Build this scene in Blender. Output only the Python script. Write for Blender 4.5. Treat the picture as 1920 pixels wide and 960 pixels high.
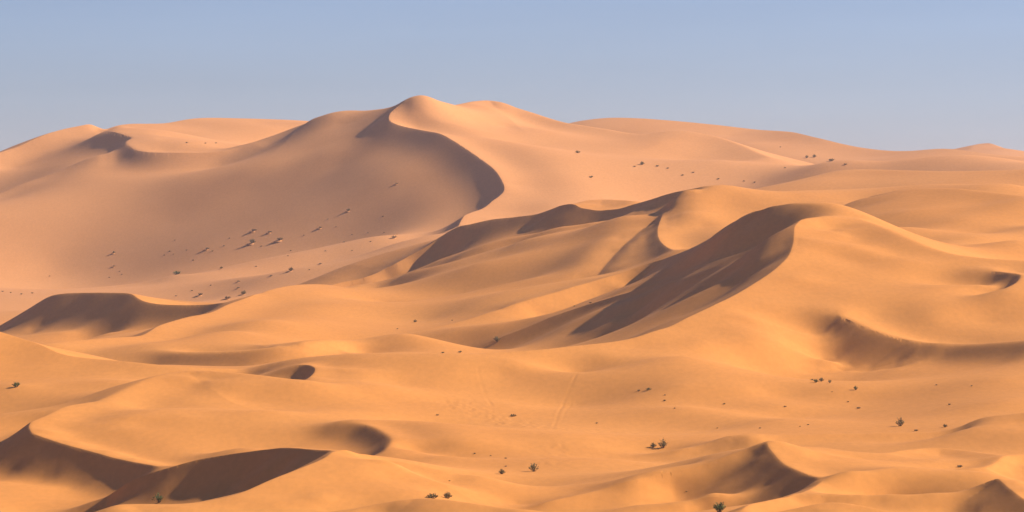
# Desert dunes: a broad erg of wind-formed sand dunes with scattered shrubs, low side light.
import bpy, math, random, time
import numpy as np
from mathutils import Vector

T_START = time.time()
scene = bpy.context.scene
for o in list(bpy.data.objects):
    bpy.data.objects.remove(o)

# ------------------------------------------------------------------ camera
EYE = 30.0                                # eye height above the lowest sand flats (z = 0)
cam_data = bpy.data.cameras.new('camera')
cam_data.sensor_width = 36.0
cam_data.lens = 18.0 / math.tan(math.radians(8.0))
cam_data.shift_y = -50.0 / 1920.0
cam_data.clip_start = 1.0
cam_data.clip_end = 60000.0
cam = bpy.data.objects.new('camera', cam_data)
scene.collection.objects.link(cam)
cam.location = (0.0, 0.0, EYE)
cam.rotation_euler = (math.radians(90.0), 0.0, 0.0)
scene.camera = cam

# ------------------------------------------------------------------ sky and sun
SUN_AZ = math.radians(12.0)               # bearing from +X towards +Y
SUN_EL = math.radians(33.0)
world = bpy.data.worlds.new('World')
scene.world = world
world.use_nodes = True
wn, wl = world.node_tree.nodes, world.node_tree.links
wn.clear()
sky = wn.new('ShaderNodeTexSky')
sky.sky_type = 'NISHITA'
sky.sun_disc = False
sky.sun_elevation = SUN_EL
sky.sun_rotation = math.radians(90.0) - SUN_AZ
sky.altitude = 800.0
sky.air_density = 1.0
sky.dust_density = 0.4
sky.ozone_density = 3.0
bg = wn.new('ShaderNodeBackground')
bg.inputs['Strength'].default_value = 0.055
wo = wn.new('ShaderNodeOutputWorld')
tint = wn.new('ShaderNodeMix'); tint.data_type = 'RGBA'; tint.blend_type = 'MULTIPLY'
tint.inputs['Factor'].default_value = 1.0
tint.inputs[7].default_value = (0.825, 0.89, 1.225, 1.0)          # dusty violet air
co = wn.new('ShaderNodeTexCoord'); mp = wn.new('ShaderNodeMapping'); mp.inputs['Scale'].default_value = (3.0, 3.0, 38.0)
nz = wn.new('ShaderNodeTexNoise'); nz.inputs['Scale'].default_value = 1.6; nz.inputs['Detail'].default_value = 3.0
rg = wn.new('ShaderNodeMapRange'); rg.inputs['From Min'].default_value = 0.3; rg.inputs['From Max'].default_value = 0.7
rg.inputs['To Min'].default_value = 0.965; rg.inputs['To Max'].default_value = 1.035      # faint veils of dust
wl.new(co.outputs['Generated'], mp.inputs['Vector']); wl.new(mp.outputs[0], nz.inputs['Vector']); wl.new(nz.outputs['Fac'], rg.inputs['Value'])
veil = wn.new('ShaderNodeMix'); veil.data_type = 'RGBA'; veil.blend_type = 'MULTIPLY'; veil.inputs['Factor'].default_value = 1.0
wl.new(sky.outputs['Color'], veil.inputs[6]); wl.new(rg.outputs[0], veil.inputs[7])
wl.new(veil.outputs[2], tint.inputs[6])
wl.new(tint.outputs[2], bg.inputs['Color'])
wl.new(bg.outputs['Background'], wo.inputs['Surface'])

sun_data = bpy.data.lights.new('sun', 'SUN')
sun_data.energy = 5.0
sun_data.angle = math.radians(0.6)
sun_data.color = (1.0, 0.90, 0.70)
sun = bpy.data.objects.new('sun', sun_data)
scene.collection.objects.link(sun)
to_sun = Vector((math.cos(SUN_EL) * math.cos(SUN_AZ), math.cos(SUN_EL) * math.sin(SUN_AZ), math.sin(SUN_EL)))
sun.rotation_euler = to_sun.to_track_quat('Z', 'Y').to_euler()
sun.location = (300.0, 700.0, 400.0)

vs = scene.view_settings
vs.view_transform = 'Standard'
vs.look = 'None'
vs.exposure = 0.72
vs.gamma = 1.0
vs.use_curve_mapping = False
scene.render.engine = 'CYCLES'
cy = scene.cycles
cy.max_bounces = 5
cy.diffuse_bounces = 3
cy.volume_bounces = 0
cy.use_denoising = True
cy.use_adaptive_sampling = False

# ------------------------------------------------------------------ terrain: crest, foot and slope lines
F=6831.0; YH=430.0
def deg(a): return math.tan(math.radians(a))
CURVES=[]
def curve(name,pts,L=None,R=None,kink=None,r0=0.25,win=None,taper=0.12,lam=4e-4,step=44.0,olam=0.02,fr=(0,1)):
    CURVES.append(dict(name=name,pts=pts,L=L,R=R,kink=kink,r0=r0,win=win,taper=taper,lam=lam,step=step,olam=olam,fr=fr))
def soft(name,pts,lam=0.01,step=100.0):
    curve(name,pts,lam=lam,step=step,kink=0.0)
def fall(name,px,py,Y,dx,dy,steps,lam=0.02):
    # points down the fall line from a crest point: steps of (metres, slope)
    X=(px-960)/F*Y; z=(YH-py)/F*Y
    for t,s in steps:
        X+=dx*t; Y+=dy*t; z-=s*t
        curve(name,[(960+F*X/Y,YH-F*z/Y,Y)],lam=lam,kink=0.0)
def pts(name,ps,lam=0.01):
    for p in ps: curve(name,[p],lam=lam,kink=0.0)
PRIOR_Z=[-33,-30.5,-28,-26,-24.5,-24,-22,-19,-10,0,0]
PRIOR_LAM=8.0
# ---------- far
curve('far_hump',[(1760,284,2300),(1790,279,2300),(1825,272,2300),(1850,268,2300),(1870,274,2290),(1890,279,2280),(1960,288,2280)],L=(14,15),R=(8,15))
curve('far_right_ridge',[(1055,238,1800),(1075,231,1800),(1095,226,1790),(1140,221,1780),(1200,222,1770),(1280,228,1760),(1360,236,1750),(1420,243,1740),(1480,247,1720),(1510,253,1700),(1560,265,1680),(1600,274,1670),(1640,280,1660),(1680,283,1650),(1720,282,1640),(1760,279,1630),(1800,281,1620),(1850,288,1610),(1960,298,1600)],L=(14,18),R=(10,18))
curve('left_skyline',[(-60,312,1500),(0,286,1520),(40,272,1530),(80,254,1540),(120,242,1550),(150,236,1555),(180,235,1560),(210,239,1560)],L=(14,18),R=(16,14))
curve('plateau_skyline',[(195,246,1560),(215,237,1580),(235,233,1590),(265,232,1600),(310,231,1610),(350,224,1620),(390,221,1630),(450,222,1640),(520,224,1650),(600,229,1660),(700,245,1660)],L=(14,18),R=(6,18))
curve('plateau_brink',[(195,247,1510),(215,248,1496),(246,258,1476),(238,264,1464),(237,270,1455),(247,277,1446),(262,283,1439),(290,286,1433),(340,286,1430),(400,285,1430),(440,279,1433),(470,269,1437)],L=(-5,10),R=(34,7),r0=0.6)
# ---------- big dune
curve('big_shoulder',[(470,268,1440),(500,258,1442),(540,243,1445),(587,228,1445),(613,220,1440),(640,213,1434),(660,208,1428),(700,206,1418),(722,203,1412),(745,196,1406),(778,180,1400)],L=(16,14),R=(7,10),r0=2.0,taper=0.05)
curve('big_right_sky',[(778,181,1400),(800,188,1412),(830,195,1428),(850,197,1440),(890,190,1462),(910,188,1470),(930,190,1470),(960,199,1464),(1000,212,1456),(1030,222,1450),(1060,230,1442),(1085,234,1436),(1110,238,1430),(1150,244,1422),(1190,250,1414),(1210,251,1411),(1250,246,1412),(1280,245,1411),(1313,250,1406),(1347,257,1400),(1390,272,1386),(1423,287,1370),(1453,298,1355)],L=(14,14),R=(9,10),r0=1.0,taper=0.03)
curve('big_crest',[(778,180,1400),(750,197,1396),(740,203,1393),(733,210,1390),(729,220,1385),(732,227,1380),(743,233,1374),(760,238,1368),(780,242,1361),(807,247,1350),(823,250,1343),(840,258,1335),(863,272,1324),(887,288,1311),(907,302,1299),(927,318,1285),(938,333,1274),(945,347,1263),(945,358,1255),(937,367,1249),(923,377,1241),(907,390,1231),(890,396,1223),(873,403,1212),(865,413,1198),(858,428,1180)],L=(7,10),R=(33,5),r0=0.15,taper=0.05)
A_=[(25,.53),(30,.48),(35,.42),(40,.35)]
fall('big_face',729,220,1385,-.94,-.34,A_,0.1)
fall('big_face',823,250,1343,-.94,-.34,A_,0.06)
fall('big_face',887,288,1311,-.94,-.34,[(25,.52),(30,.46),(30,.36),(40,.24)])
fall('big_face',938,333,1274,-.94,-.34,[(25,.50),(25,.40),(30,.26),(30,.14)])
fall('big_face',873,403,1212,-.94,-.34,[(30,.24),(30,.2),(40,.15)])
pts('shoulder_face',[(640,232,1412),(540,268,1410),(690,225,1400)],lam=0.05)
pts('big_lit',[(1205,307,1322),(1350,300,1330),(1050,370,1250),(1413,340,1300),(950,240,1410),(1110,331,1290)],lam=0.05)
pts('far_gap',[(1600,300,1290),(1700,300,1280),(1850,305,1260),(1960,308,1250)],lam=0.1)
soft('spur2',[(470,312,1385),(353,334,1390),(253,355,1393),(150,372,1390),(0,395,1378),(-60,404,1372)],lam=0.1)
curve('spur1',[(222,279,1455),(180,292,1453),(130,312,1448),(90,328,1443),(40,345,1436),(0,362,1428),(-60,385,1415)],L=(2,8),R=(13,8),r0=2.5)
soft('foot',[(-60,565,1130),(0,560,1135),(100,553,1145),(230,541,1158),(330,522,1180),(400,506,1192),(470,490,1200)],lam=0.03)
pts('flat_near',[(-60,590,1030),(100,580,1030),(300,572,1030),(450,560,1040),(600,530,1060),(720,500,1080),(450,520,1130),(560,505,1130),(680,478,1140),(780,453,1160)],lam=0.03)
# ---------- middle right
curve('mid_right_crest',[(1440,356,1030),(1470,350,1025),(1500,345,1020),(1530,335,1015),(1560,323,1010),(1600,318,1005),(1650,318,1000),(1720,320,990),(1800,321,980),(1960,317,970)],L=(12,12),R=(9,12),r0=2)
curve('mid_right_crest2',[(1600,398,845),(1612,378,850),(1640,366,850),(1680,358,845),(1720,354,838),(1780,353,828),(1840,358,815),(1960,372,795)],L=(12,10),R=(10,10),r0=1.5)
pts('mid_right_gap',[(1500,372,884),(1560,384,876),(1650,352,910),(1750,345,900),(1900,345,880)],lam=0.03)
pts('mid_right_face',[(1700,395,790),(1800,410,770),(1900,430,750),(1800,455,715),(1700,425,745)],lam=0.03)
# ---------- slip face B
curve('slip_b',[(600,540,946),(640,529,950),(690,517,953),(720,505,956),(740,495,957),(767,480,960),(800,462,962),(827,443,964),(860,425,964),(880,421,962),(920,412,958),(980,405,950),(1020,398,945),(1050,387,939),(1075,383,935),(1090,390,931),(1123,395,926),(1157,392,921),(1193,382,913),(1227,372,904),(1280,357,894),(1340,348,889)],L=(8,10),R=(34,5),r0=0.12,taper=0.04)
curve('foot_c',[(660,547,915),(700,545,921),(740,530,922),(790,513,917),(840,495,909),(900,475,907),(960,458,907),(1040,437,902),(1100,427,900),(1160,413,897),(1200,405,891),(1245,394,880),(1262,379,879),(1290,366,880),(1340,351,886)],L=(-22,4),R=(5,8),taper=0.05,r0=0.3)
curve('lit_knob',[(1075,382,940),(1100,376,946),(1140,374,948),(1193,378,938)],L=(12,8),R=(8,5))
curve('slip_e',[(1245,396,878),(1236,420,859),(1233,435,847),(1237,450,834),(1250,463,820),(1270,472,806)],L=(3,6),R=(32,3),r0=0.12,taper=0.15)
curve('foot_d',[(1245,396,878),(1223,417,871),(1200,433,864),(1173,457,852),(1153,477,842),(1133,500,831),(1113,525,818)],L=(-26,3),R=(4,6),taper=0.1)
pts('c_ground',[(900,495,869),(1000,520,832),(880,560,800),(800,560,850),(800,600,785),(700,600,785),(720,570,845)],lam=0.05)
pts('bowl',[(1300,400,864),(1330,425,854),(1400,370,881),(1450,365,885),(1290,420,856),(1360,385,876)],lam=0.01)
# ---------- star dune arms
curve('arm3',[(740,628,742),(807,615,752),(873,600,760),(957,573,769),(1007,558,774),(1057,543,779),(1110,528,784),(1190,503,790),(1240,487,788),(1280,472,772),(1313,457,748),(1347,437,720),(1380,413,704),(1413,397,696),(1447,387,691),(1480,382,687),(1513,382,682),(1547,388,676),(1580,397,670),(1598,406,667)],L=(6,8),R=(34,4),r0=0.12,taper=0.3)
curve('arm2',[(873,660,722),(907,647,722),(940,632,722),(990,613,722),(1040,592,722),(1107,570,720),(1173,550,714),(1257,523,699),(1280,512,692),(1347,488,673),(1397,472,662),(1430,458,657),(1473,430,653),(1492,417,651)],R=(29,4),r0=0.15,taper=0.08)
pts('arm2_face',[(1200,580,682),(1200,615,662),(1100,610,692),(1000,640,700),(1350,530,640),(1280,550,660),(1440,495,622),(1120,632,676)],lam=0.02)
curve('arm1',[(470,689,556),(533,678,545),(640,668,536),(750,664,534),(820,662,535),(873,663,536),(940,660,537),(1007,656,539),(1073,649,543),(1140,642,547),(1190,633,551),(1223,622,555),(1257,612,560),(1280,600,564),(1337,573,575),(1380,552,585),(1420,528,596),(1447,510,604),(1470,490,612),(1480,477,618),(1487,457,628),(1489,440,636),(1490,427,643),(1497,417,650),(1513,409,655),(1547,405,660),(1580,406,664),(1600,407,666)],L=(26,6),R=(8,8),r0=0.12,taper=0.06,fr=(0.22,1))
curve('m1_right',[(1600,406,667),(1647,423,652),(1697,445,639),(1747,465,631),(1797,478,626),(1847,484,624),(1913,488,622),(1970,490,620)],L=(16,10),R=(8,8),r0=1,taper=0.08)
pts('m1_slope',[(1600,460,629),(1700,490,618),(1500,520,600),(1450,600,573),(1450,640,556),(850,700,522),(750,720,515),(680,690,525),(1080,761,505),(1280,723,505),(1400,728,505),(1480,745,503),(1180,742,505),(960,754,505),(1080,782,485),(1280,763,485),(1400,774,485),(1480,784,483),(1080,701,530),(1180,681,530),(1280,668,530)],lam=0.02)
pts('m1_foot',[(1400,800,462),(1200,815,455),(1000,800,470),(1000,860,415),(1150,860,415),(850,860,421),(800,800,473)],lam=0.05)
pts('shelf',[(1600,560,586),(1700,540,596),(1850,530,600),(1750,590,575),(1850,600,575)],lam=0.03)
curve('pit',[(1840,506,612),(1870,509,609),(1895,512,605),(1914,516,600),(1905,530,592),(1875,546,586)],L=(4,4),R=(33,3),taper=0.2)
curve('c5',[(1560,586,576),(1590,599,571),(1640,621,564),(1690,635,559),(1740,644,555),(1775,647,552)],L=(4,6),R=(31,4),r0=0.6,taper=0.12)
curve('c5r',[(1740,643,555),(1800,646,550),(1860,643,544),(1960,636,535)],L=(4,5),R=(27,4),r0=1.5,taper=0.15)
curve('c5_foot',[(1556,672,557),(1563,688,555),(1600,695,553),(1640,695,551),(1680,690,549),(1715,680,548)],L=(-25,3),R=(5,5),r0=0.3,taper=0.15)
pts('c5_flat',[(1880,682,530),(1880,711,500),(1880,753,470),(1740,705,530),(1740,733,500),(1740,775,470),(1620,717,530),(1620,750,500),(1620,788,470),(1520,722,535)],lam=0.01)
# ---------- middle left
curve('ml1',[(-60,640,912),(0,610,908),(30,593,904),(65,572,899),(90,557,894),(115,551,888),(160,549,879),(215,549,867),(245,551,859),(258,559,853),(270,565,849),(295,570,844),(340,572,837),(390,571,830),(430,566,822)],L=(9,10),R=(31,6),r0=0.2,taper=0.05,step=24.0)
curve('ml1_back',[(240,553,885),(277,556,882),(333,563,875),(417,569,860)],L=(12,8),R=(2,4))
pts('ml1_floor',[(60,625,872),(122,622,847),(199,625,834),(122,643,830),(200,637,822),(250,633,815),(330,611,812),(390,589,812)],lam=0.01)
curve('ml2',[(75,646,700),(130,640,708),(200,634,720),(260,630,730),(278,623,736),(300,610,746),(350,595,765),(395,586,780),(430,570,800),(470,556,820),(510,543,838),(550,535,855),(590,533,870),(620,535,882),(665,543,900),(700,546,912)],L=(20,8),R=(6,8),r0=0.12,taper=0.05)
pts('ml2_slope',[(500,600,745),(600,600,765),(430,620,720),(370,640,698),(650,560,835)],lam=0.03)
curve('strip',[(250,655,690),(320,660,680),(367,661,675),(467,657,668),(533,648,668),(600,640,675),(690,636,695)],L=(3,6),R=(26,5),r0=1.5,taper=0.25)
pts('strip_foot',[(300,684,645),(383,686,640),(467,686,636),(533,676,634),(640,668,634),(750,660,636)])
curve('nl',[(-60,605,572),(0,622,570),(40,635,567),(75,646,564),(105,660,560),(130,667,558),(180,673,556),(250,679,552),(310,685,550),(390,690,550),(467,692,552)],L=(12,8),R=(9,8),r0=0.12,taper=0.05)
pts('nl_slope',[(30,722,528),(100,770,505),(0,780,500),(200,730,522)],lam=0.03)
curve('hollow',[(548,686,531),(575,684,528),(590,690,523),(588,700,518),(573,713,511)],L=(3,3),R=(34,2.5),r0=0.12,taper=0.2,step=24.0)
curve('nl2',[(150,757,478),(183,752,482),(233,730,491),(283,708,500),(327,698,505),(360,695,506),(400,696,505),(443,699,503),(500,705,500),(547,711,498),(573,713,497)],L=(14,7),R=(7,7),r0=0.5,taper=0.12)
curve('nl2_brink',[(183,752,482),(150,757,478),(120,763,474),(85,780,465),(60,790,460),(55,797,457),(55,803,454),(62,813,450),(90,823,446),(120,833,442),(165,845,437),(220,860,431),(270,870,425),(310,877,419)],L=(5,5),R=(33,4),r0=0.15,taper=0.06,step=24.0)
pts('nl2_slope',[(500,770,466),(450,840,432),(350,780,462),(250,800,456)],lam=0.02)
pts('left_low',[(0,903,434),(100,915,428),(185,921,424),(-60,840,460),(-60,903,434)])
curve('hollow2',[(640,790,452),(690,798,446),(720,812,437),(733,823,430),(730,834,425),(712,856,417)],L=(3,3),R=(30,2.5),r0=0.3,taper=0.2)
pts('bowl2',[(650,830,443),(600,815,450),(690,845,430),(560,790,460)],lam=0.06)
pts('center',[(700,770,480),(780,850,425),(660,722,500),(640,690,522)],lam=0.03)
# ---------- near
curve('n3',[(177,942,404),(207,927,404),(233,908,403),(267,893,402),(317,877,400),(383,860,398),(467,847,393),(517,841,389),(550,840,385),(583,843,380),(630,845,372)],L=(6,5),R=(33,3.5),r0=0.12,taper=0.05,step=24.0)
curve('n4',[(190,957,342),(213,948,343),(250,945,344),(333,945,344),(383,940,345),(433,930,347),(467,918,350),(507,900,354),(540,887,358),(583,870,363),(610,858,367),(630,846,371),(712,857,375),(760,867,375),(820,880,374),(860,888,374),(900,893,374)],L=(24,4),R=(6,6),r0=0.12,taper=0.05)
curve('n5',[(650,958,338),(707,945,340),(750,938,340),(783,935,340),(823,936,338),(873,942,336),(940,952,334),(983,957,332)],L=(10,4),R=(10,3),r0=0.3)
curve('n6',[(977,956,356),(1023,942,357),(1090,927,360),(1140,915,362),(1187,900,363),(1240,887,365),(1280,879,366),(1330,868,367),(1367,853,368),(1403,840,369),(1427,831,369),(1436,828,369)],L=(6,5),R=(12,4),r0=0.12,taper=0.1)
curve('n6b',[(1427,831,369),(1436,828,369),(1441,838,366),(1453,853,362),(1470,870,357),(1497,883,352),(1520,892,348),(1545,898,344)],L=(4,3),R=(33,3),r0=0.15,taper=0.1)
curve('n7',[(1385,962,321),(1403,947,324),(1423,942,326),(1480,930,331),(1513,920,336),(1530,911,340),(1545,899,343)],L=(18,2.5),R=(14,3),r0=0.12,taper=0.08)
curve('n7b',[(1480,931,331),(1563,927,332),(1647,928,332),(1780,924,332)],L=(3,3),R=(16,3),r0=0.8)
curve('n8',[(1450,962,316),(1513,949,317),(1563,942,318),(1613,948,317),(1647,955,316),(1700,965,315)],L=(12,3),R=(8,3))
curve('n9',[(1620,960,337),(1647,955,336),(1713,942,335),(1780,927,334),(1830,912,333),(1867,898,332),(1880,905,330),(1897,920,326),(1925,938,321),(1960,955,317)],L=(10,4),R=(27,3),r0=0.12,taper=0.08)
curve('n10',[(1840,879,364),(1863,870,368),(1887,854,374),(1920,852,376),(1960,853,377)],L=(6,3),R=(26,1.2),taper=0.1)
curve('n11',[(1650,852,378),(1697,844,385),(1747,840,389),(1797,843,388),(1847,850,382),(1887,854,376)],L=(8,4),R=(8,3))
curve('n12',[(1250,850,425),(1280,842,426),(1307,837,427),(1340,827,428),(1363,818,429),(1390,815,429),(1447,815,430),(1580,813,431),(1680,811,431),(1763,808,431),(1800,800,431),(1830,787,431),(1863,780,430),(1960,770,428)],L=(8,6),R=(9,4),r0=0.6,taper=0.05)
pts('front',[(600,930,347),(800,925,352),(1000,915,378),(1100,890,390),(1550,840,382),(1600,880,345),(1750,890,345),(300,990,305),(900,990,303),(1500,1000,300)],lam=0.02)
pts('n6_face',[(1330,910,353),(1280,930,351),(1200,945,352)],lam=0.06)
pts('hidden_valley',[(1000,449,1080),(1200,410,1070),(1400,385,1050),(850,449,1080),(1100,398,990),(1190,394,980),(1280,376,965)],lam=0.02)
for c_ in [(1650,624,563),(1690,635,559),(1740,644,555)]: fall('c5',*c_,-.915,-.4,[(5,.53),(4.5,.47)],0.02)
for c_ in [(95,556,893),(120,551,887),(145,549,882),(172,549,877),(200,549,870),(228,549,864),(256,557,854),(285,568,846)]: fall('ml1',*c_,-.78,-.62,[(6,.66),(8,.58)],0.02)
for c_ in [(1441,838,366),(1453,853,362),(1470,870,357),(1497,883,352)]: fall('n6b',*c_,-.95,-.3,[(2.5,.58),(3.5,.49),(4,.37)],0.01)
for c_ in [(345,869,399),(383,860,398),(430,853,395.5),(467,847,393),(517,841,389),(560,841,384)]: fall('n3',*c_,-.6,-.8,[(3.5,.68),(3.5,.6)],0.03)

# sun-facing slope wanted at places (column, distance, cosine)
TONE_PTS=[(560,1383,0.28),(520,1383,0.3),(500,1430,0.25),(620,1409,0.22),(680,1409,0.22),(100,1500,0.28),(180,1441,0.26),(100,1530,0.3),(30,1515,0.28),(350,1458,0.55),(450,1589,0.5),(550,1623,0.45),(270,1487,0.52),(500,1123,0.26),(600,1142,0.24),(680,1138,0.22),(420,1112,0.26),(745,1153,0.22),(600,974,0.18),(850,1383,0.56),(900,1352,0.57),(950,1404,0.55),(1100,1397,0.54),(900,1211,0.56),(1300,1390,0.52),(1450,1685,0.5),(1600,1292,0.5),(1750,1278,0.36),(1850,1253,0.36),(1200,1748,0.45),(1600,985,0.45),(1750,969,0.42),(1880,961,0.42),(1680,820,0.38),(1640,820,0.3),(1750,800,0.4),(1850,785,0.38),(1900,750,0.33),(1760,725,0.38),(1850,690,0.36),(1300,865,0.52),(1260,853,0.55),(1400,881,0.52),(1330,854,0.52),(1450,886,0.5),(870,958,0.03),(800,961,0.02),(740,956,0.02),(940,945,0.12),(900,914,0.16),(1000,936,0.13),(1050,930,0.1),(1030,926,0.15),(860,913,0.2),(1100,925,0.08),(1160,915,0.05),(1220,900,0.03),(780,957,0.12),(800,866,0.26),(900,870,0.27),(1000,882,0.25),(1100,870,0.25),(1170,870,0.22),(900,844,0.4),(1000,833,0.36),(1080,835,0.3),(1130,843,0.25),(800,850,0.47),(700,800,0.52),(600,794,0.54),(500,745,0.52),(430,720,0.52),(950,786,0.36),(1222,862,0.08),(1200,848,0.12),(1180,834,0.15),(1150,826,0.14),(1230,829,0.2),(1500,677,0.05),(1440,683,0.05),(1400,688,0.08),(1350,690,0.1),(1300,701,0.14),(1230,724,0.2),(1150,727,0.26),(1080,730,0.32),(980,732,0.38),(900,735,0.4),(800,736,0.33),(1000,771,0.33),(1100,780,0.26),(1450,630,0.02),(1400,630,0.06),(1440,621,0.02),(1350,632,0.1),(1380,611,0.03),(1280,660,0.13),(1200,681,0.15),(1200,595,0.12),(1100,692,0.15),(1000,699,0.17),(1100,682,0.13),(1530,646,0.6),(1600,630,0.6),(1700,625,0.58),(1500,601,0.56),(1400,579,0.55),(1450,566,0.55),(1350,552,0.5),(1480,546,0.54),(1300,516,0.48),(1250,546,0.45),(1150,533,0.38),(1060,518,0.38),(1000,525,0.42),(950,517,0.47),(850,522,0.52),(750,515,0.54),(900,499,0.52),(1300,477,0.42),(1400,492,0.45),(1250,504,0.42),(1600,587,0.48),(1700,596,0.45),(1800,608,0.38),(1850,607,0.3),(1750,579,0.42),(1850,575,0.45),(1900,580,0.45),(1800,565,0.42),(1500,506,0.42),(1400,467,0.36),(50,561,0.5),(100,543,0.45),(30,521,0.4),(150,529,0.42),(300,545,0.45),(40,511,0.35),(200,544,0.45),(300,462,0.54),(400,486,0.55),(200,457,0.55),(500,466,0.52),(450,444,0.52),(350,439,0.53),(600,453,0.38),(560,475,0.48),(650,481,0.5),(650,501,0.52),(800,492,0.54),(850,444,0.52),(300,678,0.32),(400,669,0.26),(500,664,0.25),(600,671,0.28),(700,689,0.32),(200,694,0.38),(460,691,0.53),(30,451,0),(80,443,0.02),(150,436,0.05),(200,430,0.07),(245,424,0.1),(300,398,0.02),(400,395,0.04),(500,389,0.03),(450,389,0.1),(550,381,0.08),(350,393,0.1),(260,398,0.15),(600,375,0.01),(600,356,0.58),(500,347,0.57),(700,357,0.57),(800,361,0.57),(400,341,0.55),(630,345,0.55),(800,427,0.46),(900,428,0.5),(780,415,0.42),(950,409,0.47),(1050,430,0.5),(1100,402,0.5),(1000,371,0.55),(900,366,0.57),(1000,438,0.5),(1350,426,0.2),(1300,424,0.3),(1400,426,0.4),(1480,364,0.58),(1550,380,0.57),(1650,426,0.55),(1550,358,0.56),(1700,347,0.54),(1750,383,0.45),(1850,417,0.4),(1870,423,0.5),(1900,412,0.4),(1600,343,0.52),(1700,344,0.45),(1800,346,0.45),(1550,331,0.3),(1700,331,0.27),(1600,331,0.25),(1850,330,0.12),(1840,327,0.1),(1880,326,0.08),(1905,331,0.5),(1890,371,0.4)]


def catmull(P,step):
    """resample (px,py,v) control points along a centripetal-ish Catmull-Rom, spacing in pixels"""
    P=np.array(P,float); n=len(P)
    if n==1: return P
    Pe=np.vstack([2*P[0]-P[1],P,2*P[-1]-P[-2]])
    out=[]
    for i in range(n-1):
        p0,p1,p2,p3=Pe[i:i+4]
        m1=(p2-p0)/2; m2=(p3-p1)/2
        seg=math.hypot(p2[0]-p1[0],(p2[2]-p1[2])*F)
        # limit tangents for uneven spacing
        for m in (m1,m2):
            l=np.linalg.norm(m[:2]); d=np.linalg.norm((p2-p1)[:2])+1e-6
            if l>1.2*d: m*=1.2*d/l
        k=max(1,int(round(seg/step)))
        for j in range(k):
            t=j/k
            out.append((2*t**3-3*t**2+1)*p1+(t**3-2*t**2+t)*m1+(-2*t**3+3*t**2)*p2+(t**3-t**2)*m2)
    out.append(P[-1])
    return np.array(out)

def prep():
    for c in CURVES:
        P=[(a,b,math.log(y)) for a,b,y in c['pts']]
        for nm,st in (('poly',9.0),('con',c['step'])):
            Q=catmull(P,st)
            c[nm]=np.column_stack([(Q[:,0]-960)/F,Q[:,2],(YH-Q[:,1])/F])
        L,R=c['L'],c['R']
        if c['kink'] is None:
            c['kink']=((deg(L[0]) if L else 0)+(deg(R[0]) if R else 0))/2
        if c['win'] is None:
            c['win']=1.6*max([L[1] if L else 0,R[1] if R else 0,3.0])
        for nm in ('poly','con'):
            p=c[nm]
            s=np.concatenate([[0],np.cumsum(np.hypot(np.diff(p[:,0]),np.diff(p[:,1])))])
            c[nm+'_s']=s/(s[-1]+1e-12)
            c['len']=s[-1]

def kinkfun(c,u,v):
    """kink of one crest at points u,v (1d arrays), in units of z/Y"""
    p=c['poly']; A=c['kink']
    s=c['poly_s']; tp=c['taper']; fr=c['fr']
    def ss(x): x=min(max(x,0),1); return x*x*(3-2*x)
    T=[ss((k-fr[0])/tp)*ss((fr[1]-k)/tp) if tp>0 else 1.0 for k in s]
    best=np.full(u.shape,1e9); sw=np.zeros(u.shape); st=np.zeros(u.shape)
    for i in range(len(p)-1):
        ax,ay=p[i,0],p[i,1]; dx,dy=p[i+1,0]-ax,p[i+1,1]-ay
        l2=dx*dx+dy*dy+1e-18
        t=np.clip(((u-ax)*dx+(v-ay)*dy)/l2,0,1)
        d=(u-ax-t*dx)**2+(v-ay-t*dy)**2
        best=np.minimum(best,d)
        w=l2/(d*1e6+1e-4)**2
        sw+=w; st+=w*(T[i]+t*(T[i+1]-T[i]))
    d=np.sqrt(best); tap=st/sw
    Y=np.exp(v); r0=c['r0']/Y; W=c['win']/Y
    return A*tap*(r0-np.sqrt(d*d+r0*r0))*np.exp(-(d/W)**2)

def kink_box(c):
    p=c['poly']; W=2.6*c['win']/math.exp(p[:,1].min())
    return p[:,0].min()-W,p[:,0].max()+W,p[:,1].min()-W,p[:,1].max()+W

SC=50.0
SAZ=math.radians(12); SEL=math.radians(33); TONE_LAM=0.4
U0,U1,V0,V1=-0.19,0.19,math.log(280),math.log(2600)
def prior(u,v):
    Y=np.exp(v)
    z=np.interp(Y,[280,350,400,450,550,700,900,1150,1300,1600,2600],PRIOR_Z)
    ramp=np.interp(Y,[450,700,1000,1300],[0,55,130,110])
    return (z+ramp*np.clip(u+0.02,-0.03,0.2))/Y

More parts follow.
